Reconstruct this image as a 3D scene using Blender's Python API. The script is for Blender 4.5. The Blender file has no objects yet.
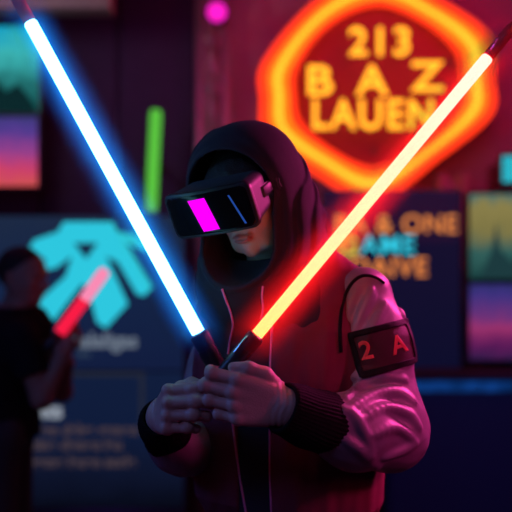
import bpy, bmesh, math, random
import numpy as np
import openvdb
from mathutils import Vector, Matrix

random.seed(7)
R = math.radians
scene = bpy.context.scene
COL = scene.collection
CAMZ = 1.55
FPX = 512 * 60 / 36.0

# a distance d in front of the camera and a place in the frame -> metres in the room (layout aid only)
def P(u, v, d):
    return np.array([(u - 256) / FPX * d, d, CAMZ - (v - 256) / FPX * d], dtype=np.float64)

# ------------------------------------------------------------------ materials
def new_mat(name):
    m = bpy.data.materials.new(name)
    m.use_nodes = True
    nt = m.node_tree
    return m, nt, nt.nodes['Principled BSDF']

def cloth(name, col, col2=None, rough=0.8, bump=0.25, scale=900, sheen=0.0, spec=0.3, metallic=0.0, big=12, detail_mix=0.5):
    m, nt, b = new_mat(name)
    N = nt.nodes; L = nt.links
    tc = N.new('ShaderNodeTexCoord')
    n1 = N.new('ShaderNodeTexNoise'); n1.inputs['Scale'].default_value = big; n1.inputs['Detail'].default_value = 5
    n2 = N.new('ShaderNodeTexNoise'); n2.inputs['Scale'].default_value = scale; n2.inputs['Detail'].default_value = 2
    L.new(tc.outputs['Object'], n1.inputs['Vector']); L.new(tc.outputs['Object'], n2.inputs['Vector'])
    mx = N.new('ShaderNodeMix'); mx.data_type = 'RGBA'
    mx.inputs[6].default_value = (*col, 1); mx.inputs[7].default_value = (*(col2 or [c * .7 for c in col]), 1)
    L.new(n1.outputs['Fac'], mx.inputs[0]); L.new(mx.outputs[2], b.inputs['Base Color'])
    ad = N.new('ShaderNodeMath'); ad.operation = 'MULTIPLY_ADD'
    L.new(n1.outputs['Fac'], ad.inputs[0]); ad.inputs[1].default_value = 1.5; L.new(n2.outputs['Fac'], ad.inputs[2])
    bp = N.new('ShaderNodeBump'); bp.inputs['Strength'].default_value = bump; bp.inputs['Distance'].default_value = 0.002
    L.new(ad.outputs[0], bp.inputs['Height']); L.new(bp.outputs[0], b.inputs['Normal'])
    b.inputs['Roughness'].default_value = rough
    b.inputs['Specular IOR Level'].default_value = spec
    b.inputs['Metallic'].default_value = metallic
    b.inputs['Sheen Weight'].default_value = sheen
    return m

def plain(name, col, rough=0.5, metallic=0.0, spec=0.5, coat=0.0, emis=None, strength=0.0):
    m, nt, b = new_mat(name)
    N = nt.nodes; L = nt.links
    n1 = N.new('ShaderNodeTexNoise'); n1.inputs['Scale'].default_value = 30; n1.inputs['Detail'].default_value = 4
    tc = N.new('ShaderNodeTexCoord'); L.new(tc.outputs['Object'], n1.inputs['Vector'])
    mr = N.new('ShaderNodeMapRange'); mr.inputs[3].default_value = max(0, rough - .06); mr.inputs[4].default_value = min(1, rough + .06)
    L.new(n1.outputs['Fac'], mr.inputs[0]); L.new(mr.outputs[0], b.inputs['Roughness'])
    b.inputs['Base Color'].default_value = (*col, 1)
    b.inputs['Metallic'].default_value = metallic
    b.inputs['Specular IOR Level'].default_value = spec
    b.inputs['Coat Weight'].default_value = coat
    if emis:
        b.inputs['Emission Color'].default_value = (*emis, 1); b.inputs['Emission Strength'].default_value = strength
    return m

def glow(name, col, strength):
    m = bpy.data.materials.new(name); m.use_nodes = True
    nt = m.node_tree; nt.nodes.clear()
    e = nt.nodes.new('ShaderNodeEmission'); e.inputs[0].default_value = (*col, 1); e.inputs[1].default_value = strength
    o = nt.nodes.new('ShaderNodeOutputMaterial'); nt.links.new(e.outputs[0], o.inputs[0])
    return m

# ------------------------------------------------------------------ object helpers
def tag(o, label=None, cat=None, group=None, kind=None):
    if label: o['label'] = label
    if cat: o['category'] = cat
    if group: o['group'] = group
    if kind: o['kind'] = kind
    return o

def empty(name, loc, label, cat, group=None):
    o = bpy.data.objects.new(name, None); COL.objects.link(o); o.location = Vector(loc)
    o.empty_display_size = .05
    return tag(o, label, cat, group)

def link(name, me, mat, parent=None, smooth=True):
    o = bpy.data.objects.new(name, me); COL.objects.link(o)
    mats = mat if isinstance(mat, (list, tuple)) else [mat]
    for m in mats: me.materials.append(m)
    if smooth:
        me.polygons.foreach_set('use_smooth', [True] * len(me.polygons))
    if parent is not None:
        o.parent = parent
        base = parent
        off = Vector((0, 0, 0))
        while base is not None:
            off += base.location; base = base.parent
        o.location = -off          # meshes are written in room coordinates
    return o

def link_bm(name, bm, mat, parent=None, smooth=True):
    me = bpy.data.meshes.new(name); bmesh.ops.recalc_face_normals(bm, faces=bm.faces); bm.to_mesh(me); bm.free()
    return link(name, me, mat, parent, smooth)

def set_origin(o):
    """move a parentless mesh's origin to its base centre"""
    vs = np.array([v.co[:] for v in o.data.vertices])
    c = Vector(((vs[:, 0].min() + vs[:, 0].max()) / 2, (vs[:, 1].min() + vs[:, 1].max()) / 2, vs[:, 2].min()))
    o.data.transform(Matrix.Translation(-c)); o.location = c
    return o

def frame(z, x=None):
    z = Vector(z).normalized()
    x = Vector(x) if x is not None else (Vector((0, 0, 1)) if abs(z.z) < .9 else Vector((1, 0, 0)))
    x = (x - z * x.dot(z)).normalized()
    y = z.cross(x)
    return Matrix((x, y, z)).transposed()

def bm_box(bm, c, size, rot=None, bevel=0.0, seg=2):
    M = Matrix.Translation(Vector(c)) @ (rot.to_4x4() if rot is not None else Matrix.Identity(4)) @ Matrix.Diagonal((*size, 1))
    r = bmesh.ops.create_cube(bm, size=1, matrix=M)
    if bevel:
        es = list({e for v in r['verts'] for e in v.link_edges})
        bmesh.ops.bevel(bm, geom=es, offset=bevel, segments=seg, profile=.5, affect='EDGES')

def bm_tube(bm, pts, rad, n=12, closed=False, caps=True):
    pts = [Vector(p) for p in pts]
    rads = rad if isinstance(rad, (list, tuple)) else [rad] * len(pts)
    rings = []
    prev = None
    for i, p in enumerate(pts):
        if closed: t = (pts[(i + 1) % len(pts)] - pts[i - 1])
        else: t = pts[min(i + 1, len(pts) - 1)] - pts[max(i - 1, 0)]
        t.normalize()
        if prev is None: F = frame(t)
        else: F = frame(t, prev)
        prev = F.col[0].copy()
        rings.append([bm.verts.new(p + F @ Vector((math.cos(a) * rads[i], math.sin(a) * rads[i], 0))) for a in [2 * math.pi * k / n for k in range(n)]])
    m = len(rings)
    for i in range(m if closed else m - 1):
        A = rings[i]; B = rings[(i + 1) % m]
        for k in range(n): bm.faces.new((A[k], A[(k + 1) % n], B[(k + 1) % n], B[k]))
    if caps and not closed:
        bm.faces.new(list(reversed(rings[0]))); bm.faces.new(rings[-1])

def bm_poly(bm, pts, depth, y0):
    """a flat shape in the xz plane given thickness towards the viewer"""
    f = [bm.verts.new((x, y0 - depth, z)) for x, z in pts]; b = [bm.verts.new((x, y0, z)) for x, z in pts]
    bm.faces.new(f); bm.faces.new(list(reversed(b)))
    for i in range(len(pts)):
        j = (i + 1) % len(pts); bm.faces.new((f[i], b[i], b[j], f[j]))

def smooth_line(pts, n=8):
    pts = [np.array(p, dtype=float) for p in pts]
    out = []
    for i in range(len(pts) - 1):
        p0 = pts[max(i - 1, 0)]; p1 = pts[i]; p2 = pts[i + 1]; p3 = pts[min(i + 2, len(pts) - 1)]
        for k in range(n):
            t = k / n
            out.append(.5 * ((2 * p1) + (-p0 + p2) * t + (2 * p0 - 5 * p1 + 4 * p2 - p3) * t * t + (-p0 + 3 * p1 - 3 * p2 + p3) * t ** 3))
    out.append(pts[-1])
    return out

def text_mesh(name, s, loc, size, mat, parent=None, depth=.004, rot=(R(90), 0, 0), align='CENTER', bold=0.0, sx=1.0, M=None, space=1.0):
    c = bpy.data.curves.new(name, 'FONT'); c.body = s; c.size = size; c.extrude = depth; c.align_x = align; c.align_y = 'CENTER'
    c.offset = bold; c.space_character = space
    t = bpy.data.objects.new('tmp', c); COL.objects.link(t)
    bpy.context.view_layer.update()
    dg = bpy.context.evaluated_depsgraph_get()
    me = bpy.data.meshes.new_from_object(t.evaluated_get(dg))
    bpy.data.objects.remove(t)
    if M is None:
        from mathutils import Euler
        M = Matrix.Translation(Vector(loc)) @ Euler(rot).to_matrix().to_4x4() @ Matrix.Diagonal((sx, 1, 1, 1))
    me.transform(M); me.name = name
    me.materials.clear()
    return link(name, me, mat, parent, smooth=False)

# ------------------------------------------------------------------ solid modelling by distance fields
def nrm(v):
    v = np.array(v, dtype=float); return v / np.linalg.norm(v)

def rcone(a, b, ra, rb):
    a = np.array(a, dtype=np.float32); b = np.array(b, dtype=np.float32); ba = b - a; L2 = float(ba @ ba) + 1e-12
    def f(p):
        t = np.clip(((p - a) @ ba) / L2, 0, 1)
        q = p - a - t[:, None] * ba
        return np.sqrt((q * q).sum(1)) - (ra + (rb - ra) * t)
    return f

def ell(c, r, M=None):
    c = np.array(c, dtype=np.float32); r = np.array(r, dtype=np.float32)
    Mi = None if M is None else np.array(M, dtype=np.float32)      # columns are the axes
    def f(p):
        q = p - c
        if Mi is not None: q = q @ Mi
        k0 = np.sqrt(((q / r) ** 2).sum(1)); k1 = np.sqrt(((q / (r * r)) ** 2).sum(1)) + 1e-9
        return k0 * (k0 - 1) / k1
    return f

def rbox(c, h, rr, M=None):
    c = np.array(c, dtype=np.float32); h = np.array(h, dtype=np.float32) - rr
    Mi = None if M is None else np.array(M, dtype=np.float32)
    def f(p):
        q = p - c
        if Mi is not None: q = q @ Mi
        q = np.abs(q) - h
        return np.sqrt((np.maximum(q, 0) ** 2).sum(1)) + np.minimum(q.max(1), 0) - rr
    return f

def smin(a, b, k):
    h = np.maximum(k - np.abs(a - b), 0) / k
    return np.minimum(a, b) - h * h * k * .25

def U(k, *fs):
    def f(p):
        d = fs[0](p)
        for g in fs[1:]: d = smin(d, g(p), k)
        return d
    return f

def bounded(f, c, rad):
    c = np.array(c, dtype=np.float32)
    def g(p):
        d = np.sqrt(((p - c) ** 2).sum(1)) - rad
        out = np.maximum(d, .03)
        m = d < .03
        if m.any(): out[m] = f(p[m])
        return out.astype(np.float32)
    return g

def chain(pts, rads, k=.01):
    return U(k, *[rcone(pts[i], pts[i + 1], rads[i], rads[i + 1]) for i in range(len(pts) - 1)])

def solid(f, lo, hi, h, B=8):
    lo = np.array(lo, dtype=np.float64); hi = np.array(hi, dtype=np.float64)
    nb = np.ceil((hi - lo) / (h * B)).astype(int)
    ax = [lo[i] + (np.arange(nb[i]) + .5) * h * B - .5 * h for i in range(3)]
    G = np.stack(np.meshgrid(*ax, indexing='ij'), -1).reshape(-1, 3).astype(np.float32)
    cv = np.concatenate([f(G[i:i + 200000]) for i in range(0, len(G), 200000)])
    keep = np.where(np.abs(cv) < h * B * .87 * 1.7)[0]
    arr = np.repeat(np.repeat(np.repeat(cv.reshape(nb), B, 0), B, 1), B, 2).astype(np.float32)
    loc = np.stack(np.meshgrid(*[np.arange(B)] * 3, indexing='ij'), -1).reshape(-1, 3)
    view = arr.reshape(nb[0], B, nb[1], B, nb[2], B)
    for s in range(0, len(keep), 400):
        kk = keep[s:s + 400]
        bi = np.stack(np.unravel_index(kk, nb), -1)
        pts = (lo + (bi[:, None, :] * B + loc[None]) * h).reshape(-1, 3).astype(np.float32)
        v = f(pts).astype(np.float32).reshape(-1, B, B, B)
        for j in range(len(kk)):
            view[bi[j, 0], :, bi[j, 1], :, bi[j, 2], :] = v[j]
    lim = h * 3
    np.clip(arr, -lim, lim, out=arr)
    g = openvdb.FloatGrid(lim); g.copyFromArray(arr)
    pts, quads = g.convertToQuads(0.0)
    return pts * h + lo, quads

def solid_mesh(name, f, lo, hi, h):
    v, q = solid(f, lo, hi, h)
    me = bpy.data.meshes.new(name)
    me.vertices.add(len(v)); me.vertices.foreach_set('co', v.astype(np.float32).ravel())
    me.loops.add(len(q) * 4); me.loops.foreach_set('vertex_index', q.astype(np.int32).ravel())
    me.polygons.add(len(q)); me.polygons.foreach_set('loop_start', np.arange(0, len(q) * 4, 4, dtype=np.int32))
    me.update(calc_edges=True)
    # outward normals
    a = v[q[:, 0]]; b = v[q[:, 1]]; c = v[q[:, 2]]; d = v[q[:, 3]]
    vol = np.einsum('ij,ij->i', a, np.cross(b, c)).sum() + np.einsum('ij,ij->i', a, np.cross(c, d)).sum()
    if vol < 0: me.flip_normals()
    me.validate()
    return me

def hit(f, u, v, dmin, dmax, off=0.0):
    """the point of a surface seen at a place in the frame (used to lay seams and folds on cloth)"""
    ds = np.linspace(dmin, dmax, 400)
    pts = np.array([P(u, v, d) for d in ds], dtype=np.float32)
    s = f(pts)
    i = np.where(s < off)[0]
    i = i[0] if len(i) else int(np.argmin(s))
    return np.array(P(u, v, ds[i]))

def rib_field(pts, r, k):
    return U(.001, *[rcone(pts[i], pts[i + 1], r, r) for i in range(len(pts) - 1)])

def sine_noise(p, fr, seed=0):
    rs = np.random.RandomState(seed); out = np.zeros(len(p), dtype=np.float32)
    for i in range(6):
        k = rs.randn(3) * fr; out += np.sin(p @ k.astype(np.float32) + rs.rand() * 6.28)
    return out / 6

# ------------------------------------------------------------------ people
def hand(wrist, fwd, side, palm, curls, s=1.0, thumb=None, spread=.06, r=1.0):
    """palm and five fingers. fwd: wrist to knuckles, side: towards the thumb, palm: out of the palm"""
    fwd = nrm(fwd); side = nrm(side - fwd * np.dot(side, fwd)); n = nrm(palm - fwd * np.dot(palm, fwd) - side * np.dot(palm, side))
    w = np.array(wrist)
    W = lambda a, b, c: w + (fwd * a + side * b + n * c) * s
    fs = []
    mcp = [(.094, .030), (.097, .009), (.091, -.012), (.082, -.031)]
    ln = [(.044, .027, .021), (.048, .031, .022), (.044, .029, .022), (.034, .021, .020)]
    rd = [.0098, .0100, .0094, .0084]
    palmf = []
    for i in range(4):
        a, b = mcp[i]
        palmf.append(rcone(W(.012, b * .55, 0), W(a, b, 0), .0155 * s, .0118 * s * r))
    palmf.append(rcone(W(.03, .018, .008), W(.055, .028, .010), .014 * s, .012 * s))
    palmf.append(rcone(W(.02, -.014, .008), W(.06, -.026, .007), .014 * s, .011 * s))
    fs.append(U(.012 * s, *palmf, rcone(W(-.012, 0, 0), W(.012, 0, 0), .025 * s, .023 * s)))
    knuck = []
    for i in range(4):
        a, b = mcp[i]; p = W(a, b, 0)
        ang = 0; d_side = spread * (1.2 - i * .8)
        pts = [p]; c = curls[i]
        for j in range(3):
            ang += R(c[j])
            d = fwd * math.cos(ang) + n * math.sin(ang) + side * d_side * math.cos(ang)
            p = p + nrm(d) * ln[i][j] * s; pts.append(p)
        rr = rd[i] * s * r
        fs.append(chain(pts, [rr * 1.08, rr * 1.0, rr * .92, rr * .78], .004 * s))
        # knuckle bumps
        knuck.append(rcone(pts[0] - n * .0035 * s, pts[0] - n * .0035 * s + fwd * .004 * s, .0095 * s * r, .0085 * s * r))
        knuck.append(rcone(pts[1] - n * .001, pts[1] + nrm(pts[1] - pts[0]) * .001, rr * 1.09, rr * 1.09))
    if thumb is None: thumb = [(.022, .020, .012), (.052, .048, .022), (.082, .050, .030), (.104, .044, .034)]
    tp = [W(*t) for t in thumb]
    fs.append(chain(tp, [.0155 * s, .0125 * s, .0108 * s, .0088 * s], .006 * s))
    pal = fs[0]; digits = fs[1:]
    def f(p):
        d = pal(p)
        for g in digits: d = smin(d, g(p), .0022 * s)
        for g in knuck: d = smin(d, g(p), .005 * s)
        q = p - w.astype(np.float32); a_ = q @ fwd.astype(np.float32) / s; b_ = q @ side.astype(np.float32) / s
        d = d + .0011 * np.sin(a_ * 640 + np.sin(b_ * 130) * 1.4) * np.exp(-((a_ - .018) / .016) ** 2)
        return d
    return bounded(f, W(.07, 0, .02), .16 * s)

def head_frame(yaw, pitch, roll):
    """columns: his left, face direction, crown direction"""
    f0 = np.array([math.sin(yaw), -math.cos(yaw), 0.]); s0 = np.array([math.cos(yaw), math.sin(yaw), 0.])
    f = f0 * math.cos(pitch) - np.array([0, 0, math.sin(pitch)]); up = np.cross(s0, f) * -1
    if up[2] < 0: up = -up
    s = s0 * math.cos(roll) + up * math.sin(roll); up2 = -s0 * math.sin(roll) + up * math.cos(roll)
    return np.stack([s, f, up2], 1)

def head_sdf(c, H):
    L = lambda x, y, z: np.array(c) + H @ np.array([x, y, z])
    skull = U(.03, ell(L(0, -.018, .025), (.076, .094, .088), H), ell(L(0, .022, .01), (.066, .066, .085), H))
    jaw = U(.02, ell(L(0, .030, -.045), (.056, .054, .062), H), rcone(L(.028, .050, -.088), L(-.028, .050, -.088), .017, .017),
            rcone(L(0, .066, -.096), L(0, .068, -.090), .016, .015), rcone(L(.052, .0, -.045), L(.032, .045, -.085), .018, .014), rcone(L(-.052, .0, -.045), L(-.032, .045, -.085), .018, .014))
    cheeks = U(.02, ell(L(.040, .058, -.022), (.02, .02, .018), H), ell(L(-.040, .058, -.022), (.02, .02, .018), H))
    brow = rcone(L(.032, .078, .022), L(-.032, .078, .022), .011, .011)
    nose = U(.008, rcone(L(0, .086, .012), L(0, .108, -.030), .008, .0105), rcone(L(.011, .096, -.033), L(-.011, .096, -.033), .0075, .0075))
    lips = U(.003, ell(L(0, .088, -.0575), (.024, .012, .0055), H), ell(L(0, .087, -.067), (.021, .012, .0065), H))
    eyes = [ell(L(sx * .031, .071, -.001), (.0125, .0125, .0125), H) for sx in (1, -1)]
    sock = [ell(L(sx * .031, .090, 0), (.019, .014, .012), H) for sx in (1, -1)]
    ears = U(.006, *[g for sx in (1, -1) for g in (
        rcone(L(sx * .076, -.012, .018), L(sx * .083, -.024, .010), .009, .007),
        rcone(L(sx * .083, -.024, .010), L(sx * .076, -.008, -.025), .007, .007))])
    groove = ell(L(0, .103, -.0622), (.022, .010, .0012), H)
    def f(p):
        d = smin(skull(p), jaw(p), .035); d = smin(d, cheeks(p), .02); d = smin(d, brow(p), .016)
        for s in sock: d = -smin(-d, s(p), .012)
        d = smin(d, nose(p), .012); d = smin(d, lips(p), .006)
        d = -smin(-d, groove(p), .003)
        for e in eyes: d = smin(d, e(p), .002)
        d = smin(d, ears(p), .006)
        return d
    return bounded(f, L(0, .01, -.01), .17)

def torso_sdf(levels, yaw):
    """levels: (z, cx, cy, half width, half depth); interpolated ellipses turned by yaw"""
    lv = sorted(levels); Z = np.array([l[0] for l in lv]); A = np.array([l[1:] for l in lv])
    ca, sa = math.cos(yaw), math.sin(yaw)
    def f(p):
        z = np.clip(p[:, 2], Z[0], Z[-1])
        c = [np.interp(z, Z, A[:, i]) for i in range(4)]
        x = p[:, 0] - c[0]; y = p[:, 1] - c[1]
        lx = x * ca + y * sa; ly = -x * sa + y * ca
        k = (np.abs(lx / c[2]) ** 2.3 + np.abs(ly / c[3]) ** 2.3) ** (1 / 2.3)
        d = (k - 1) * np.minimum(c[2], c[3]) * .9
        dz = np.maximum(Z[0] - p[:, 2], p[:, 2] - Z[-1])
        out = np.where(dz > 0, np.sqrt(np.maximum(d, 0) ** 2 + dz ** 2), np.maximum(d, dz))
        return out.astype(np.float32)
    return f

BLOOM_B = 52.0; BLOOM_R = 66.0
# ------------------------------------------------------------------ material set
M = {}
def skin(name, col, rough):
    m, nt, b = new_mat(name)
    N = nt.nodes; L = nt.links
    tc = N.new('ShaderNodeTexCoord')
    n1 = N.new('ShaderNodeTexNoise'); n1.inputs['Scale'].default_value = 18; n1.inputs['Detail'].default_value = 6
    n2 = N.new('ShaderNodeTexVoronoi'); n2.inputs['Scale'].default_value = 420
    n3 = N.new('ShaderNodeTexNoise'); n3.inputs['Scale'].default_value = 130; n3.inputs['Detail'].default_value = 5
    for n in (n1, n2, n3): L.new(tc.outputs['Object'], n.inputs['Vector'])
    mx = N.new('ShaderNodeMix'); mx.data_type = 'RGBA'
    mx.inputs[6].default_value = (*[c * .85 for c in col], 1); mx.inputs[7].default_value = (*[min(1, c * 1.12) for c in col], 1)
    L.new(n1.outputs['Fac'], mx.inputs[0]); L.new(mx.outputs[2], b.inputs['Base Color'])
    ad = N.new('ShaderNodeMath'); ad.operation = 'ADD'; L.new(n2.outputs['Distance'], ad.inputs[0]); L.new(n3.outputs['Fac'], ad.inputs[1])
    bp = N.new('ShaderNodeBump'); bp.inputs['Strength'].default_value = .35; bp.inputs['Distance'].default_value = .0012
    L.new(ad.outputs[0], bp.inputs['Height']); L.new(bp.outputs[0], b.inputs['Normal'])
    b.inputs['Roughness'].default_value = rough
    b.inputs['Subsurface Weight'].default_value = .08; b.inputs['Subsurface Radius'].default_value = (.01, .004, .002)
    b.inputs['Subsurface Scale'].default_value = .5
    return m
M['skin'] = skin('skin', (.50, .36, .31), .45)
M['lips'] = skin('lips', (.36, .15, .14), .4)
M['skin2'] = skin('tanned_skin', (.24, .13, .10), .6)
M['hoodie'] = cloth('hoodie_cotton', (.026, .022, .036), (.018, .016, .026), rough=.85, bump=.5, scale=700, sheen=.06, spec=.15)
M['jacket'] = cloth('jacket_body', (.17, .028, .055), (.11, .020, .042), rough=.7, spec=.15, bump=.35, scale=500, sheen=.0)
M['sleeve'] = cloth('sleeve_satin', (.24, .19, .25), (.17, .135, .19), rough=.42, bump=.25, scale=600, spec=.5)
M['rib'] = cloth('rib_knit', (.009, .008, .010), (.006, .005, .007), rough=.9, bump=.6, scale=400, spec=.1)
M['cord'] = cloth('pink_cord', (.75, .22, .48), (.6, .15, .4), rough=.6, bump=.3, scale=900)
M['trouser'] = cloth('dark_trousers', (.03, .03, .04), rough=.85)
M['shoe'] = plain('black_shoe', (.02, .02, .022), .45)
M['hair'] = cloth('dark_hair', (.015, .011, .01), rough=.7, bump=.9, scale=300)
M['tee'] = cloth('black_tshirt', (.010, .009, .014), rough=.9, spec=.1)
M['patchframe'] = cloth('patch_frame', (.004, .004, .005), rough=.6, bump=.5, spec=.15)
M['patch'] = cloth('patch_field', (.05, .012, .015), (.035, .01, .012), rough=.55, bump=.5)
M['patchtext'] = cloth('patch_text', (.75, .10, .08), (.6, .08, .08), rough=.5, bump=.3)
M['vr'] = plain('headset_plastic', (.045, .05, .065), .5, spec=.2)
M['vrdark'] = plain('headset_dark_plastic', (.02, .02, .03), .4, spec=.3)
M['vrglass'] = plain('visor_glass', (.004, .004, .006), .12, spec=.12)
M['foam'] = cloth('foam', (.02, .02, .02), rough=.95)
M['magenta'] = glow('magenta_bar', (.80, .0, .90), 1.25)
M['bluereflection'] = glow('blue_reflection_line', (.03, .12, .60), .55)  # emission imitates the blue blade mirrored in the visor
M['hilt'] = plain('hilt_black', (.03, .03, .035), .35, metallic=.3)
M['hiltmetal'] = plain('hilt_metal', (.55, .55, .58), .25, metallic=1)

# ------------------------------------------------------------------ the player with the headset
YAW = R(-30)
HC = P(251, 195, 1.80); H = head_frame(R(-26), R(24), R(7.5))
HL = lambda x, y, z: HC + H @ np.array([x, y, z])
sho_l = P(366, 303, 1.78); elb_l = P(388, 434, 1.72); wri_l = P(292, 408, 1.548)
sho_r = P(214, 308, 1.96); elb_r = P(176, 450, 1.87); wri_r = P(162, 416, 1.70)

player = empty('person', (.07, 1.87, 0), 'person in black hoodie and bomber jacket holding up crossed blue and red light sabers', 'person')

TL = [(.97, .080, 1.88, .165, .115), (1.10, .08, 1.88, .165, .115), (1.25, .075, 1.88, .18, .12), (1.40, .065, 1.88, .18, .11), (1.47, .058, 1.88, .13, .08), (1.52, .055, 1.875, .06, .06)]
hl = hand(wri_l, np.array([-1, -.10, .19]), np.array([.2, .0, 1]), np.array([0., 1, 0]),
          [(16, 72, 42), (20, 74, 45), (22, 78, 46), (26, 80, 46)], s=1.13, spread=.02, r=1.02,
          thumb=[(.025, .022, .012), (.052, .044, .008), (.080, .050, .006), (.104, .046, .014)])
hr = hand(wri_r, np.array([.22, -.90, .30]), np.array([0, .3, 1]), np.array([1., .2, 0]),
          [(56, 62, 40), (58, 62, 40), (60, 62, 42), (64, 64, 42)], s=1.12, spread=.0, r=1.03,
          thumb=[(.022, .022, .012), (.050, .042, .026), (.078, .046, .040), (.098, .040, .056)])
hips = np.array([.08, 1.88, .93]); ax = np.array([math.cos(YAW), math.sin(YAW), 0])
legs = []
for s_ in (1, -1):
    hp = hips + ax * .09 * s_; kn = hips + ax * .13 * s_ + np.array([-.02, -.03, -.43]); an = hips + ax * .15 * s_ + np.array([0, .02, -.84])
    toe = an + np.array([-.07, -.13, -.04])
    legs.append((hp, kn, an, toe))
body_f = U(.02, head_sdf(HC, H),
           bounded(torso_sdf(TL, YAW), (.07, 1.88, 1.25), .36),
           bounded(rcone(P(276, 262, 1.86), HL(0, -.03, -.06), .062, .052), P(270, 240, 1.84), .15),
           bounded(chain([P(354, 304, 1.81), P(384, 432, 1.725), P(352, 431, 1.645), wri_l], [.050, .040, .036, .028], .02), (sho_l + wri_l) / 2, .32),
           bounded(chain([P(232, 314, 1.95), P(196, 442, 1.89), P(180, 445, 1.82), wri_r], [.050, .040, .034, .027], .02), (sho_r + wri_r) / 2, .34),
           hl, hr,
           *[bounded(chain([hp, kn, an], [.078, .052, .038], .02), (hp + an) / 2, .52) for hp, kn, an, toe in legs],
           *[bounded(rcone(an + np.array([0, .01, -.045]), toe, .034, .026), an, .2) for hp, kn, an, toe in legs])
me = solid_mesh('body', body_f, (-.26, 1.44, 0.0), (.40, 2.10, 1.86), .0024)
body = link('body', me, [M['skin'], M['lips']], player)
co = np.empty(len(me.vertices) * 3, dtype=np.float32); me.vertices.foreach_get('co', co); co = co.reshape(-1, 3)
li = np.where(ell(HL(0, .095, -.062), (.024, .02, .0105), H)(co) < 0)[0]
lipset = set(li.tolist())
for p_ in me.polygons:
    if p_.vertices[0] in lipset: p_.material_index = 1

# hoodie: hood and the front that shows between the jacket panels
outer = U(.045, ell(HL(-.006, -.014, .037), (.117, .135, .115), H),
          rcone(P(284, 190, 1.86), P(320, 214, 1.89), .058, .014), rcone(P(292, 240, 1.88), P(328, 268, 1.90), .068, .04), rcone(P(236, 245, 1.78), P(232, 285, 1.78), .066, .075),
          rcone(P(268, 222, 1.83), P(274, 278, 1.87), .105, .110),
          rcone(P(258, 262, 1.80), P(252, 300, 1.79), .085, .085))
cav = U(.05, rcone(HC + H @ np.array([0, -.02, .030]), HC + H @ np.array([-.01, .30, .037]), .092, .112),
        rcone(P(248, 242, 1.79), P(196, 264, 1.50), .074, .09))
inner = U(.03, ell(HL(0, -.012, .030), (.108, .120, .104), H), rcone(P(266, 226, 1.83), P(270, 256, 1.84), .088, .09))
def hood_f(p):
    o = outer(p); c = cav(p); i = inner(p)
    o = o + .0035 * sine_noise(p, 24, 3)
    d = -smin(-o, c, .012)
    d = np.maximum(d, -i)
    ring = np.sqrt(c * c + o * o) - .0062
    d = smin(d, np.maximum(ring, -(i + .012)), .006)
    for off, w in ((.018, .0062), (.040, .0080), (.064, .0085)):
        cc = c - off - .006 * np.sin(p[:, 2] * 21)
        rg = np.sqrt(cc * cc + (o + .001) ** 2) - w * np.clip((p[:, 2] - 1.50) / .06, -.5, 1)
        d = smin(d, rg, .007)
    return d
HTL = [(z, cx, cy, a * 1.0 + .013, b + .013) for z, cx, cy, a, b in [(.98, .070, 1.87, .172, .122), (1.1, .070, 1.87, .185, .134), (1.3, .068, 1.87, .195, .138), (1.42, .062, 1.87, .19, .122), (1.48, .056, 1.87, .15, .105), (1.54, .052, 1.87, .09, .09)]]
ht = torso_sdf(HTL, YAW)
def hoodie_f(p):
    t = ht(p) + .006 * sine_noise(p * np.array([1, 1, .35], dtype=np.float32), 26, 5)
    t = np.maximum(t, -rcone(P(268, 236, 1.83), P(274, 262, 1.86), .075, .070)(p))
    return smin(hood_f(p), t, .03)
me = solid_mesh('hoodie', hoodie_f, (-.20, 1.60, .97), (.36, 2.12, 1.87), .003)
link('hoodie', me, M['hoodie'], player)

hairf = ell(HL(0, -.018, .030), (.083, .102, .094), H)
def hair_f(p):
    d = hairf(p) + .002 * sine_noise(p, 160, 51)
    q = (p - HC.astype(np.float32)) @ H.astype(np.float32)
    return np.maximum(d, np.maximum(.030 + q[:, 1] * .25 - q[:, 2], -9))
def hair2_f(p):
    q = (p - HC.astype(np.float32)) @ H.astype(np.float32)
    fr = ell(HL(0, .030, .050), (.072, .066, .052), H)(p) + .002 * sine_noise(p, 160, 52)
    return np.minimum(hair_f(p), np.maximum(fr, .026 - q[:, 2]))
link('hair', solid_mesh('hair', hair2_f, HC - .17, HC + .17, .003), M['hair'], player)

# bomber jacket
JTL = [(.955, .072, 1.87, .178, .128), (.985, .072, 1.87, .182, .132), (1.03, .072, 1.87, .205, .152), (1.15, .072, 1.87, .212, .158), (1.3, .070, 1.87, .218, .158), (1.40, .064, 1.87, .214, .144), (1.455, .060, 1.87, .185, .125), (1.49, .056, 1.87, .145, .115), (1.515, .054, 1.87, .115, .105)]
jt = torso_sdf(JTL, YAW)
arm_l_pts = [P(361, 298, 1.79), P(374, 348, 1.765), P(388, 430, 1.72), P(352, 431, 1.640), P(326, 424, 1.600)]
arm_l_r = [.066, .070, .074, .066, .052]
arm_r_pts = [P(230, 312, 1.95), P(216, 374, 1.95), P(196, 442, 1.89), P(180, 446, 1.82), P(168, 436, 1.78)]
arm_r_r = [.062, .060, .062, .056, .048]
ca, sa = math.cos(YAW), math.sin(YAW)
def local(p):
    x = p[:, 0] - .07; y = p[:, 1] - 1.87
    return x * ca + y * sa, -x * sa + y * ca
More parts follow.
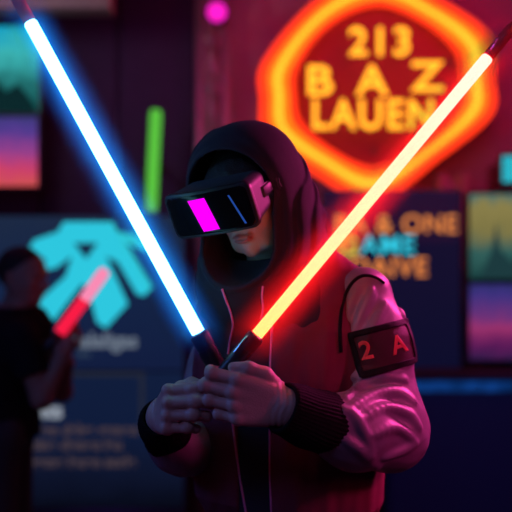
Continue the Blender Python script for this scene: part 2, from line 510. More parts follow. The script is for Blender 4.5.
def jacket_f(p):
    lx, ly = local(p); z = p[:, 2]
    n = .0095 * sine_noise(p * np.array([1, 1, .28], dtype=np.float32), 30, 11) + .004 * sine_noise(p * np.array([1, 1, .4], dtype=np.float32), 70, 12)
    t = jt(p) + n
    sh = U(.04, rcone(P(300, 266, 1.86), P(342, 290, 1.81), .064, .062), rcone(P(262, 275, 1.90), P(226, 312, 1.95), .06, .058))(p)
    t = smin(t, sh + n * .5, .05)
    w = .036 + np.clip((z - 1.40) / .12, 0, 1) * .040
    wl = .040 + np.clip((z - 1.25) / .2, 0, 1) * .075
    cut = np.where(ly < 0, np.maximum(lx - w, -wl - lx), .1)
    t = -smin(-t, cut, .008)
    nk = U(.03, rcone(P(268, 200, 1.83), P(272, 268, 1.87), .085, .104))(p)
    t = -smin(-t, nk, .006)
    t = np.maximum(t, -(ht(p) + .010))
    return t
me = solid_mesh('jacket', jacket_f, (-.25, 1.60, .94), (.40, 2.12, 1.58), .003)
jacket = link('jacket', me, M['jacket'], player)
# hem
hem_z = (.945, .99)
def hem_f(p):
    lx, ly = local(p)
    an_ = np.arctan2(ly, lx)
    t = jt(np.stack([p[:, 0], p[:, 1], np.full(len(p), .97, dtype=np.float32)], 1)) - .004 - .0012 * np.sin(an_ * 110)
    t = np.maximum(t, np.abs(p[:, 2] - .955) - .028)
    cut = np.where(ly < 0, np.abs(lx) - .036, .1)
    return np.maximum(np.maximum(t, -cut), -(t + .014))
me = solid_mesh('waistband', hem_f, (-.22, 1.62, .90), (.36, 2.1, 1.0), .003)
link('waistband', me, M['rib'], jacket)

sl_base = U(.045, *[rcone(arm_l_pts[i], arm_l_pts[i + 1], arm_l_r[i], arm_l_r[i + 1]) for i in range(4)])
foldspec_l = [ # (frame places, radius, sink)
    ([(352, 338), (360, 318), (368, 300), (372, 290)], .008), ([(366, 345), (376, 322), (386, 304)], .007),
    ([(348, 322), (350, 305), (357, 290)], .006),
    ([(346, 398), (362, 385), (385, 377), (405, 380)], .009), ([(352, 408), (372, 396), (396, 392), (414, 402)], .010),
    ([(360, 420), (385, 408), (408, 414), (420, 428)], .009), ([(372, 436), (395, 428), (414, 440)], .008),
    ([(336, 408), (352, 414), (364, 432), (372, 456)], .008), ([(345, 440), (362, 452), (378, 468)], .008),
    ([(400, 310), (404, 318)], .005), ([(348, 380), (358, 376), (378, 372)], .007), ([(384, 458), (400, 452), (416, 444)], .007)]
ribs_l = []
for pts, r_ in foldspec_l:
    line = [hit(sl_base, u, v, 1.45, 1.95, off=.002) for u, v in pts]
    line = smooth_line(line, 5)
    ns = len(line)
    rr = [r_ * (.35 + .65 * math.sin(math.pi * (i + .5) / ns)) for i in range(ns)]
    line = [l + np.array([0, r_ * .35, 0]) for l in line]
    ribs_l.append(U(.004, *[rcone(line[i], line[i + 1], rr[i], rr[i + 1]) for i in range(ns - 1)]))
axis_a = nrm(arm_l_pts[1] - arm_l_pts[0])
def sleeve_l(p):
    d = sl_base(p) + .0030 * sine_noise(p, 45, 21) + .0012 * sine_noise(p, 110, 22)
    for g in ribs_l: d = smin(d, g(p), .011)
    return d
ribbed = lambda a, b, ra, rb, n_: None
sleeve_lf = lambda p: np.maximum(sleeve_l(p), -((p - np.array(arm_l_pts[4], dtype=np.float32)) @ nrm(arm_l_pts[3] - arm_l_pts[4]).astype(np.float32) + .012))
me = solid_mesh('sleeve', sleeve_lf, (.03, 1.50, 1.03), (.40, 1.92, 1.56), .0026)
sl = link('sleeve', me, M['sleeve'], jacket); tag(sl, 'loose greyish mauve satin sleeve with a dark number patch')

sr_base = U(.04, *[rcone(arm_r_pts[i], arm_r_pts[i + 1], arm_r_r[i], arm_r_r[i + 1]) for i in range(4)])
def sleeve_rf(p):
    d = sr_base(p) + .004 * sine_noise(p, 42, 31) + .002 * sine_noise(p, 90, 32)
    return np.maximum(d, -((p - np.array(arm_r_pts[4], dtype=np.float32)) @ nrm(arm_r_pts[3] - arm_r_pts[4]).astype(np.float32) + .01))
me = solid_mesh('sleeve', sleeve_rf, (-.30, 1.62, .98), (.02, 2.08, 1.56), .003)
sr = link('sleeve', me, M['sleeve'], jacket); tag(sr, 'greyish mauve satin sleeve without a patch')

def cuff(name, a, b, ra, rb, parent, nrib=46, hole=.8):
    a = np.array(a); b = np.array(b); ax_ = nrm(b - a); F = np.array(frame(ax_))
    a32 = a.astype(np.float32); Ln = float(np.linalg.norm(b - a)); F32 = F.astype(np.float32)
    def f(p):
        q = (p - a32) @ F32
        r_ = np.sqrt(q[:, 0] ** 2 + q[:, 1] ** 2); an_ = np.arctan2(q[:, 1], q[:, 0])
        t = np.clip(q[:, 2] / Ln, 0, 1)
        rad = ra + (rb - ra) * t + .004 * np.sin(t * math.pi) + .0011 * np.sin(an_ * nrib) + .0016 * np.sin(an_ * 3 + t * 4) + .002 * np.sin(t * 9 + an_)
        sh = np.maximum(r_ - rad, (rad * hole - .004 * 0) - r_)
        return -smin(-sh, -(np.abs(q[:, 2] - Ln / 2) - Ln / 2), .006) if False else smin(-smin(-sh, -(np.abs(q[:, 2] - Ln / 2) - Ln / 2), .006), np.full(len(p), 9, dtype=np.float32), .001)
    lo = np.minimum(a, b) - .075; hi = np.maximum(a, b) + .075
    me_ = solid_mesh(name, f, lo, hi, .0022)
    return link(name, me_, M['rib'], parent)
cuff('cuff', P(336, 428, 1.618), P(279, 407, 1.535), .058, .046, sl)
cuff('cuff', P(168, 437, 1.785), P(161, 416, 1.705), .049, .043, sr)

# seam piping round the armhole, zip edges and drawstrings
def strand(name, pts, rad, mat, parent, n=8):
    bm = bmesh.new(); bm_tube(bm, smooth_line(pts, 6), rad, n); return link_bm(name, bm, mat, parent)
both = lambda p: np.minimum(sleeve_l(p), jacket_f(p))
seam = [hit(both, u, v, 1.5, 2.0) + np.array([0, -.001, 0]) for u, v in [(384, 283), (374, 277), (362, 276), (352, 283), (345, 296), (341, 314), (340, 334), (341, 352)]]
o = strand('seam_piping', seam, .0038, M['patchframe'], jacket)
hf2 = lambda p: np.minimum(hoodie_f(p), jacket_f(p))
for pts in ([(222, 289), (226, 300), (231, 314), (233, 326), (230, 340), (228, 354)], [(263, 286), (262, 296), (263, 308), (261, 320)]):
    o = strand('drawstring', [hit(hf2, u, v, 1.4, 2.0) + np.array([0, -.003, 0]) for u, v in pts], .0022, M['cord'], player)
for pts in ([(272, 326), (271, 350), (270, 380), (270, 410), (270, 440), (270, 470), (271, 500), (272, 520)], [(231, 400), (233, 425), (236, 450), (239, 472), (243, 495), (247, 518)]):
    o = strand('zip', [hit(hf2, u, v, 1.4, 2.0) + np.array([0, -.001, 0]) for u, v in pts], .0026, M['cord'], jacket)
    tag(o, 'pink zip edging')

# patch on the upper arm
pc = hit(sleeve_l, 380, 349, 1.5, 1.9)
A = nrm(P(386, 372, 1.74) - P(374, 326, 1.75)); B_ = nrm(np.array([1, .12, .10]) - A * np.dot(np.array([1, .12, .10]), A)); C_ = np.cross(A, B_)
PM = np.stack([B_, A, C_], 1).astype(np.float32)
dec = lambda p: np.minimum(sl_base(p) + .0004, sleeve_l(p))
def patch_part(hx, hy, up, sub=None):
    bx = rbox(pc + np.array([.012, .03, 0]), (hx, hy, .09), .004, PM)
    sb = rbox(pc + np.array([.012, .03, 0]), (sub[0], sub[1], .2), .003, PM) if sub else None
    def f(p):
        d = dec(p)
        r_ = np.maximum(np.maximum(d - up, bx(p)), -(d + .003))
        r_ = np.maximum(r_, (p[:, 1] - (pc[1] + .075)))
        if sb is not None: r_ = np.maximum(r_, -sb(p))
        return r_
    return f
lo, hi = pc - .12, pc + .12
pf = link('number_patch', solid_mesh('number_patch', patch_part(.066, .040, .0035), lo, hi, .0016), M['patch'], sl)
tag(pf, 'dark red patch with a number')
link('patch_border', solid_mesh('patch_border', patch_part(.068, .046, .0060, (.058, .034)), lo, hi, .0016), M['patchframe'], pf)
def draped_text(name, s, center, size, mat, parent, f, lift):
    Mx = Matrix.Translation(Vector(center)) @ Matrix(((B_[0], -A[0], 0, 0), (B_[1], -A[1], -1, 0), (B_[2], -A[2], 0, 0), (0, 0, 0, 1)))
    t = text_mesh(name, s, None, size, mat, parent, depth=.0, bold=.0012, M=Mx)
    bm = bmesh.new(); bm.from_mesh(t.data); bmesh.ops.triangulate(bm, faces=bm.faces)
    bmesh.ops.subdivide_edges(bm, edges=bm.edges, cuts=3, use_grid_fill=True)
    vs = np.array([v.co[:] for v in bm.verts])
    for v, c in zip(bm.verts, vs):
        ys = np.linspace(c[1] - .08, c[1] + .12, 200); pp = np.stack([np.full(200, c[0]), ys, np.full(200, c[2])], 1).astype(np.float32)
        s_ = f(pp) - lift; i = np.where(s_ < 0)[0]; v.co.y = ys[i[0]] if len(i) else c[1]
    g = bmesh.ops.extrude_face_region(bm, geom=bm.faces[:]); 
    for e in g['geom']:
        if isinstance(e, bmesh.types.BMVert): e.co.y += .0015
    bm.to_mesh(t.data); bm.free()
    return t
draped_text('patch_number', '2', P(366, 351, pc[1]), .050, M['patchtext'], pf, dec, .0045)
draped_text('patch_letter', 'A', P(399, 345, pc[1] + .01), .050, M['patchtext'], pf, dec, .0045)

# trousers and shoes
def trouser_f(p):
    d = U(.03, *[chain([hp, kn, an], [.098, .075, .062], .03) for hp, kn, an, toe in legs], rbox(hips + np.array([0, 0, .03]), (.155, .11, .08), .06, np.stack([ax, np.array([-sa, ca, 0]), np.array([0, 0, 1.])], 1)))(p)
    d = d + .005 * sine_noise(p, 25, 41)
    return np.maximum(d, .07 - p[:, 2])
link('trousers', solid_mesh('trousers', trouser_f, (-.2, 1.6, .04), (.36, 2.1, 1.06), .006), M['trouser'], player)
for hp, kn, an, toe in legs:
    sf = U(.02, rcone(an + np.array([.005, .02, -.05]), toe + np.array([0, 0, -.005]), .046, .042), rcone(an, an + np.array([0, 0, -.04]), .05, .045))
    shf = lambda p, sf=sf: np.maximum(sf(p), -p[:, 2] + .002)
    c_ = (an + toe) / 2
    link('shoe', solid_mesh('shoe', shf, (c_[0] - .16, c_[1] - .2, -.004), (c_[0] + .16, c_[1] + .2, .16), .004), M['shoe'], player)

# ------------------------------------------------------------------ headset
hs_c = HL(0, .142, .024)
headset = empty('vr_headset', hs_c, 'black virtual reality headset with a magenta lit bar, over the eyes of the hooded person', 'vr headset')
def local_obj(name, f, lo, hi, h, mat, parent):
    """modelled in head axes, then carried to the head"""
    me_ = solid_mesh(name, f, lo, hi, h)
    T = Matrix(((H[0][0], H[0][1], H[0][2], HC[0]), (H[1][0], H[1][1], H[1][2], HC[1]), (H[2][0], H[2][1], H[2][2], HC[2]), (0, 0, 0, 1)))
    me_.transform(T); me_.flip_normals()
    return link(name, me_, mat, parent)
FW = .096; FH = .046; FY = .178
def shell(p):
    # taper towards the face, soft corners
    y = p[:, 1]; t = np.clip((FY - y) / .10, 0, 1)
    wx = FW - .012 * t; wz = FH - .004 * t
    q = np.stack([np.abs(p[:, 0]) - wx + .018, np.abs(p[:, 2] - .030) - wz + .018], 1)
    d2 = np.sqrt((np.maximum(q, 0) ** 2).sum(1)) + np.minimum(q.max(1), 0) - .018
    d1 = np.abs(y - .125) - .048
    return -smin(-d2, -d1, .008)
local_obj('housing', shell, (-.12, .06, -.05), (.12, .20, .09), .0018, M['vr'], headset)
def visor(p, w=FW + .001, hh=FH + .001, y0=FY - .012, y1=FY + .003, rr=.016):
    bend = 3.0 * (p[:, 0] ** 2)
    q = np.stack([np.abs(p[:, 0]) - w + rr, np.abs(p[:, 2] - .030) - hh + rr], 1)
    d2 = np.sqrt((np.maximum(q, 0) ** 2).sum(1)) + np.minimum(q.max(1), 0) - rr
    y = p[:, 1] + bend * .35
    d1 = np.abs(y - (y0 + y1) / 2) - (y1 - y0) / 2
    return -smin(-d2, -d1, .005)
local_obj('bezel', visor, (-.12, .13, -.05), (.12, .20, .09), .0016, M['vrdark'], headset)
def glassf(p): return visor(p, FW - .004, FH - .004, FY - .008, FY + .0045, .014)
vis = local_obj('visor', glassf, (-.12, .13, -.05), (.12, .20, .09), .0016, M['vrglass'], headset)
yv = lambda x: FY + .0045 - 3.0 * x * x * .35
def plate(name, poly, mat, parent):
    bm = bmesh.new(); n_ = 6
    # quad given by four corners (x,z), following the curve of the visor
    (a0, a1, a2, a3) = [np.array(q) for q in poly]
    rows = []
    for i in range(n_ + 1):
        top = a0 + (a1 - a0) * i / n_; bot = a3 + (a2 - a3) * i / n_
        rows.append([bm.verts.new(Vector(HL(q[0], yv(q[0]) + dy, q[1]))) for q in (top, bot) for dy in (.0012, -.002)])
    for i in range(n_):
        a, b, c, d = rows[i]; e, f, g, h = rows[i + 1]
        bm.faces.new((a, e, g, c)); bm.faces.new((b, d, h, f)); bm.faces.new((a, b, f, e)); bm.faces.new((c, g, h, d))
    bm.faces.new((rows[0][0], rows[0][2], rows[0][3], rows[0][1])); bm.faces.new((rows[-1][0], rows[-1][1], rows[-1][3], rows[-1][2]))
    return link_bm(name, bm, mat, parent, smooth=False)
o = plate('display', [(-.036, .061), (.003, .062), (.015, -.004), (-.022, -.005)], M['magenta'], vis); tag(o, 'glowing magenta slanted bar')  # emissive magenta plate slanted across the visor
o = plate('reflection_line', [(.053, .058), (.056, .058), (.073, -.003), (.0695, -.003)], M['bluereflection'], vis); tag(o, 'thin blue glowing line imitating the reflection of the saber')  # glowing plate stands in for the blue saber's reflection
gask = U(.006, rbox((0, .088, .028), (.076, .016, .040), .014))
noseg = rcone((0, .06, -.04), (0, .15, -.05), .020, .022)
local_obj('face_gasket', lambda p: -smin(-gask(p), noseg(p), .004), (-.1, .05, -.06), (.1, .12, .07), .0022, M['foam'], headset)
def strapf(p):
    q = np.sqrt((p[:, 0] / 1.0) ** 2 + ((p[:, 1] + .012) / 1.22) ** 2)
    zc = .038 - .12 * np.clip(p[:, 1] + .012, -.1, .1) * -.3
    return np.maximum(np.maximum(np.abs(q - .0855) - .003, np.abs(p[:, 2] - zc) - .020), p[:, 1] - .10)
local_obj('strap', strapf, (-.12, -.16, -.04), (.12, .12, .07), .0022, M['vrdark'], headset)
for s_ in (1, -1):
    bm = bmesh.new(); c0 = HL(s_ * .086, .040, .032); c1 = HL(s_ * .099, .040, .032)
    bm_tube(bm, [c0, c1, c1 + (c1 - c0) * .12], [.022, .022, .018], 32)
    hg = link_bm('hinge', bm, M['vrdark'], headset, smooth=False)
    bm = bmesh.new(); pts = [HL(s_ * .101, .040 + .015 * math.cos(a), .032 + .015 * math.sin(a)) for a in [2 * math.pi * k / 24 for k in range(24)]]
    bm_tube(bm, pts, .0016, 8, closed=True); link_bm('hinge_ring', bm, M['vr'], hg)
    bm = bmesh.new(); bm_box(bm, HL(s_ * .088, .070, .032), (.008, .08, .024), Matrix(H.tolist()), .004)
    link_bm('side_arm', bm, M['vrdark'], headset)
# ------------------------------------------------------------------ the hall
def wall_mat():
    m, nt, b = new_mat('painted_wall'); N = nt.nodes; L = nt.links
    tc = N.new('ShaderNodeTexCoord'); n = N.new('ShaderNodeTexNoise'); n.inputs['Scale'].default_value = 3; n.inputs['Detail'].default_value = 6
    L.new(tc.outputs['Object'], n.inputs['Vector'])
    mx = N.new('ShaderNodeMix'); mx.data_type = 'RGBA'; mx.inputs[6].default_value = (.24, .20, .26, 1); mx.inputs[7].default_value = (.34, .28, .34, 1)
    L.new(n.outputs['Fac'], mx.inputs[0]); L.new(mx.outputs[2], b.inputs['Base Color']); b.inputs['Roughness'].default_value = .85
    return m
M['wall'] = wall_mat()
M['floor'] = plain('dark_floor', (.04, .04, .05), .35)
M['ceil'] = plain('dark_ceiling', (.06, .055, .06), .9)
M['steel'] = plain('truss_aluminium', (.35, .33, .37), .45, metallic=.6)
M['black'] = plain('black_housing', (.02, .02, .025), .5)
WX0, WX1, WY0, WY1, WZ = -2.8, 2.8, -1.6, 5.4, 3.40
def slab(name, c, size, mat, bevel=0.0):
    bm = bmesh.new(); bm_box(bm, (0, 0, 0), size, None, bevel)
    o = link_bm(name, bm, mat, None, smooth=False); o.location = c; return tag(o, kind='structure')
slab('floor', ((WX0 + WX1) / 2, (WY0 + WY1) / 2, -.05), (WX1 - WX0 + .2, WY1 - WY0 + .2, .1), M['floor'])
slab('ceiling', ((WX0 + WX1) / 2, (WY0 + WY1) / 2, WZ + .05), (WX1 - WX0 + .2, WY1 - WY0 + .2, .1), M['ceil'])
slab('wall_back', (0, WY1 + .05, WZ / 2), (WX1 - WX0, .1, WZ), M['wall'])
slab('wall_front', (0, WY0 - .05, WZ / 2), (WX1 - WX0, .1, WZ), M['ceil'])
slab('wall_left', (WX0 - .05, (WY0 + WY1) / 2, WZ / 2), (.1, WY1 - WY0 + .2, WZ), M['wall'])
slab('wall_right', (WX1 + .05, (WY0 + WY1) / 2, WZ / 2), (.1, WY1 - WY0 + .2, WZ), M['wall'])
slab('trim_1', ((WX0 - .78) / 2, 4.62, 3.135), (-.78 - WX0, .16, .53), cloth('plaster_beam', (.30, .24, .22), rough=.9))
M['shadepanel'] = cloth('dark_shade_panel', (.055, .040, .10), (.04, .03, .075), rough=.9)  # dark colour stands in for shade on this part of the wall
bp_ = bmesh.new()
for i in range(5): bm_box(bp_, (-2.56 + i * .485, 5.36, 1.70), (.470, .06, 3.38), None, .01)
o = link_bm('shade_panel', bp_, M['shadepanel'], None, smooth=False); set_origin(o); o.name = 'wall_shade_panel'; tag(o, kind='structure')  # added panels that darken the left of the back wall

# ceiling truss at the upper left
def truss(name, a, b, w, label, n, group=None):
    a = Vector(a); b = Vector(b); root = empty(name, a, label, 'truss', group); d = (b - a); F = frame(d)
    cs = [F.col[0] * (w / 2 * sx) + F.col[1] * (w / 2 * sy) for sx, sy in ((1, 1), (1, -1), (-1, -1), (-1, 1))]
    for c in cs:
        bm = bmesh.new(); bm_tube(bm, [a + c, b + c], .02, 10); link_bm('chord', bm, M['steel'], root)
    bm = bmesh.new()
    for i in range(n):
        p = a + d * (i / n); q = a + d * ((i + 1) / n)
        for j in range(4):
            bm_tube(bm, [p + cs[j], q + cs[(j + 1) % 4]], .010, 8); bm_tube(bm, [p + cs[j], p + cs[(j + 1) % 4]], .010, 8)
    link_bm('bracing', bm, M['steel'], root); return root
truss('lighting_truss', (-.26, 5.15, 0.03), (-.26, 5.15, 3.39), .16, 'upright metal truss standing at the back wall above the hooded head', 12, 'metal trusses at the back wall')
truss('lighting_truss', (1.20, 5.22, 0.03), (1.20, 5.22, 2.05), .14, 'upright metal truss at the back wall right of the orange neon sign', 9, 'metal trusses at the back wall')
ht_ = truss('lighting_truss', (-2.2, 4.40, 3.02), (-.75, 4.40, 3.02), .16, 'horizontal metal truss hanging at the ceiling in the upper left', 7, 'metal trusses at the back wall')

for x_ in (-1.95, -1.0):
    bm = bmesh.new(); bm_tube(bm, [(x_, 4.40, 3.09), (x_, 4.40, 3.40)], .014, 8); link_bm('hanger_rod', bm, M['steel'], ht_)

# stage lamp
sp_ = P(217, 13, 4.88)
lamp = empty('stage_lamp', sp_, 'small magenta stage lamp hanging high on the upright truss', 'stage lamp')
bm = bmesh.new(); bm_tube(bm, [sp_ + np.array([0, .12, .0]), sp_ + np.array([0, .10, 0]), sp_ + np.array([0, -.02, 0])], [.03, .05, .062], 20); link_bm('lamp_housing', bm, M['black'], lamp)
bm = bmesh.new(); bm_tube(bm, [sp_ + np.array([0, -.018, 0]), sp_ + np.array([0, -.028, 0])], [.058, .050], 20); link_bm('lens', bm, glow('lamp_lens', (.75, .01, .42), 1.6), lamp)

# green tube
ga = P(156, 110, 4.95); gb = P(151, 212, 4.95)
gt = empty('light_tube', gb, 'green light tube mounted upright on the wall beside the blue saber', 'light tube')
bm = bmesh.new(); bm_tube(bm, [ga, ga + (gb - ga) * .03, gb - (gb - ga) * .03, gb], [.026, .034, .034, .026], 20); link_bm('tube', bm, glow('green_glow', (.12, .62, .06), .85), gt)
bm = bmesh.new()
bm_tube(bm, [gb + np.array([0, 0, .0]), gb + np.array([0, 0, -.03])], .045, 16); link_bm('end_cap', bm, M['black'], gt)
bm = bmesh.new(); bm_box(bm, (float(ga[0] + gb[0]) / 2, 5.20, float(ga[2] + gb[2]) / 2), (.03, .42, .03)); link_bm('bracket', bm, M['black'], gt)

# neon sign
SY = 5.12
def spt(u, v, d=SY): q = P(u, v, d); return (q[0], q[2])
sign_c = P(378, 85, SY)
sign = empty('neon_sign', (sign_c[0], SY, sign_c[2]), 'big orange and red hexagonal neon sign with three rows of glowing text', 'neon sign')
hexa = [(378, -26), (432, -2), (487, 36), (491, 78), (489, 114), (436, 158), (374, 200), (316, 172), (268, 138), (263, 98), (266, 62), (318, 2)]
cx_, cy_ = 378, 86
def ring(scale, rnd):
    pts = [np.array([cx_ + (u - cx_) * scale, cy_ + (v - cy_) * scale]) for u, v in hexa]
    k = len(pts); out = []
    for i in range(k):
        p0, p1, p2, p3 = pts[i - 1], pts[i], pts[(i + 1) % k], pts[(i + 2) % k]
        for j in range(6):
            t = j / 6
            q = .5 * ((2 * p1) + (-p0 + p2) * t + (2 * p0 - 5 * p1 + 4 * p2 - p3) * t * t + (-p0 + 3 * p1 - 3 * p2 + p3) * t ** 3)
            # rounder rings further in
            a = math.atan2(q[1] - cy_, q[0] - cx_); rr = math.hypot(q[0] - cx_, q[1] - cy_)
            el = 1 / math.sqrt((math.cos(a) / (104 * scale)) ** 2 + (math.sin(a) / (100 * scale)) ** 2)
            rr = rr * (1 - rnd) + el * rnd
            out.append(P(cx_ + rr * math.cos(a), cy_ + rr * math.sin(a), SY))
    return out
G = {'red': glow('neon_red', (1.0, .035, .008), 1.7), 'orange': glow('neon_orange', (1.0, .20, .008), 1.5), 'amber': glow('neon_amber', (1.0, .36, .02), 2.0)}
for sc_, rnd, key, rad in ((1.0, 0, 'red', .020), (.96, .0, 'red', .020), (.92, .06, 'orange', .020), (.88, .2, 'amber', .020), (.835, .35, 'orange', .020), (.785, .55, 'red', .018)):
    bm = bmesh.new(); bm_tube(bm, ring(sc_, rnd), rad, 12, closed=True); o = link_bm('neon_ring', bm, G[key], sign)
    tag(o, {'red': 'red neon ring', 'orange': 'orange neon ring', 'amber': 'amber neon ring'}[key])
bm = bmesh.new(); q = [P(cx_ + (u - cx_) * 1.04, cy_ + (v - cy_) * 1.04, SY + .10) for u, v in hexa]
bm_poly(bm, [(a[0], a[2]) for a in q], .03, SY + .14); link_bm('back_board', bm, cloth('sign_board', (.26, .015, .05), rough=.7), sign, smooth=False)
for s_, u, v, sz, sx in (('213', 380, 43, .235, 1.0), ('B', 319, 82, .25, 1.2), ('A', 372, 82, .25, 1.1), ('Z', 427, 78, .25, 1.2), ('LAUEN', 373, 116, .25, .88)):
    q = P(u, v, SY - .02)
    text_mesh('neon_lettering', s_, q, sz, G['amber'], sign, depth=.012, bold=.003, sx=sx, space=1.12)
for (u, v) in ((300, 60), (455, 60), (378, 150)):
    q = P(u, v, SY); bm = bmesh.new(); bm_box(bm, (q[0], 5.31, q[2]), (.05, .19, .05)); link_bm('mount', bm, M['black'], sign, smooth=False)

# screens ------------------------------------------------------------
def grad_mat(name, stops, scale=1.0, noise=.25, strength=.5, blob=None):
    m = bpy.data.materials.new(name); m.use_nodes = True; nt = m.node_tree; nt.nodes.clear(); N = nt.nodes; L = nt.links
    tc = N.new('ShaderNodeTexCoord'); sp = N.new('ShaderNodeSeparateXYZ'); L.new(tc.outputs['Generated'], sp.inputs[0])
    n = N.new('ShaderNodeTexNoise'); n.inputs['Scale'].default_value = 5 * scale; n.inputs['Detail'].default_value = 4; L.new(tc.outputs['Generated'], n.inputs['Vector'])
    a = N.new('ShaderNodeMath'); a.operation = 'MULTIPLY_ADD'; a.inputs[1].default_value = noise; L.new(n.outputs['Fac'], a.inputs[0]); L.new(sp.outputs[2], a.inputs[2])
    s = N.new('ShaderNodeMath'); s.operation = 'SUBTRACT'; s.inputs[1].default_value = noise / 2; L.new(a.outputs[0], s.inputs[0])
    r = N.new('ShaderNodeValToRGB'); cr = r.color_ramp
    while len(cr.elements) < len(stops): cr.elements.new(.5)
    for e, (p, c) in zip(cr.elements, stops): e.position = p; e.color = (*c, 1)
    L.new(s.outputs[0], r.inputs[0])
    e = N.new('ShaderNodeEmission'); e.inputs[1].default_value = strength; L.new(r.outputs[0], e.inputs[0])
    o = N.new('ShaderNodeOutputMaterial'); L.new(e.outputs[0], o.inputs[0]); return m
def screen(label, u0, v0, u1, v1, d, mat, group, cat='screen', name='wall_screen', sil=None):
    a = P(u0, v0, d); b = P(u1, v1, d); c = ((a[0] + b[0]) / 2, d, (a[2] + b[2]) / 2); w = abs(b[0] - a[0]); h = abs(a[2] - b[2])
    root = empty(name, (c[0], d, c[2] - h / 2), label, cat, group)
    bm = bmesh.new(); bm_box(bm, (c[0], d + .035, c[2]), (w + .03, .05, h + .03), None, .006); link_bm('casing', bm, M['black'], root, smooth=False)
    bm = bmesh.new(); bm_box(bm, (c[0], d + .006, c[2]), (w, .012, h)); pn = link_bm('picture', bm, mat, root, smooth=False)
    bm = bmesh.new(); bm_box(bm, (c[0], (d + .06 + 5.4) / 2, c[2]), (.12, 5.4 - d - .06, .12)); link_bm('wall_bracket', bm, M['black'], root, smooth=False)
    if sil:
        for k, (poly, mt) in enumerate(sil):
            bm = bmesh.new(); bm_poly(bm, [(P(u, v, d)[0], P(u, v, d)[2]) for u, v in poly], .003, d - .001); link_bm('picture_shape', bm, mt, pn, smooth=False)
    return root
tl_m = grad_mat('teal_picture', [(0, (.004, .05, .05)), (.35, (.01, .10, .10)), (.7, (.03, .30, .30)), (1, (.0, .22, .38))], noise=.5, strength=1.5)
sun_m = grad_mat('sunset_picture', [(0, (.75, .10, .10)), (.25, (.70, .06, .17)), (.5, (.36, .06, .30)), (.8, (.10, .05, .32)), (1, (.05, .05, .22))], noise=.3, strength=.85)
dk = glow('dark_foliage', (.006, .035, .04), .6)
screen('upper left screen showing a teal forest picture', -42, 26, 39, 112, 4.9, tl_m, 'picture screens on the back wall', sil=[([(-40, 112), (-40, 88), (-10, 72), (6, 92), (18, 84), (30, 98), (38, 112)], dk)])
screen('lower left screen showing a pink sunset picture', -42, 117, 37, 186, 4.9, sun_m, 'picture screens on the back wall')
yt_m = grad_mat('landscape_picture', [(0, (.02, .10, .10)), (.3, (.06, .22, .20)), (.6, (.42, .36, .12)), (.85, (.50, .42, .14)), (1, (.10, .30, .30))], noise=.4, strength=.5)
pk_m = grad_mat('dusk_picture', [(0, (.05, .02, .12)), (.2, (.20, .02, .18)), (.42, (.62, .06, .28)), (.6, (.26, .06, .36)), (.85, (.09, .06, .40)), (1, (.05, .05, .26))], noise=.25, strength=.52)
dk2 = glow('dark_pines', (.02, .07, .08), .6)
screen('upper right screen showing a pine tree under a yellow sky', 470, 194, 560, 279, 4.8, yt_m, 'picture screens on the back wall', sil=[([(480, 279), (492, 250), (496, 222), (500, 250), (512, 262), (530, 240), (545, 262), (560, 279)], dk2)])
screen('lower right screen showing a purple and pink dusk picture', 470, 284, 560, 360, 4.8, pk_m, 'picture screens on the back wall')
screen('small cyan lit panel above the upper right screen', 503, 156, 540, 182, 4.9, glow('cyan_panel', (.02, .50, .62), .9), None, 'light panel', 'lit_panel')

# left display wall with the cyan emblem ------------------------------
DY = 4.75
def poly_part(name, pts, mat, parent, d, th=.004):
    bm = bmesh.new(); bm_poly(bm, [(P(u, v, d)[0], P(u, v, d)[2]) for u, v in pts], th, d - .001); return link_bm(name, bm, mat, parent, smooth=False)
disp = empty('display_panel', (P(75, 0, DY)[0], DY + .05, 0), 'tall navy display panel with a bright cyan winged emblem and small pale text', 'display panel')
a = P(-60, 216, DY); b = P(186, 370, DY)
navy = grad_mat('navy_screen', [(0, (.008, .016, .065)), (.6, (.010, .024, .080)), (1, (.016, .030, .075))], noise=.3, strength=.75)
bm = bmesh.new(); bm_box(bm, ((a[0] + b[0]) / 2, DY + .03, (a[2]) / 2), (b[0] - a[0], .06, a[2]), None, .006); link_bm('frame', bm, M['black'], disp, smooth=False)
bm = bmesh.new(); bm_box(bm, ((a[0] + b[0]) / 2, DY - .001, (a[2] + b[2]) / 2), (b[0] - a[0] - .03, .006, a[2] - b[2]), None); link_bm('screen', bm, navy, disp, smooth=False)
cy = glow('cyan_emblem', (.03, .62, .80), .92)
DE = DY - .005
em = poly_part('emblem', [(64, 222), (113, 222), (118, 232), (136, 234), (148, 246), (148, 252), (126, 243), (153, 287), (144, 296), (137, 294), (118, 262), (106, 256), (128, 304), (106, 328), (97, 322), (88, 288), (82, 284), (48, 328), (28, 311), (66, 276), (72, 256), (56, 268), (44, 270), (46, 260), (30, 248), (34, 240), (52, 234), (58, 232)], cy, disp, DE)
poly_part('emblem_triangle', [(74, 243), (98, 243), (86, 259)], navy, disp, DE - .005)
pale = glow('pale_text', (.24, .30, .40), .55)
text_mesh('text', 'nalaligas', P(104, 341, DE), .115, pale, disp, depth=.002, bold=.004)
text_mesh('text', 'lalis', P(84, 354, DE), .05, glow('dim_text', (.08, .14, .22), .5), disp, depth=.002)
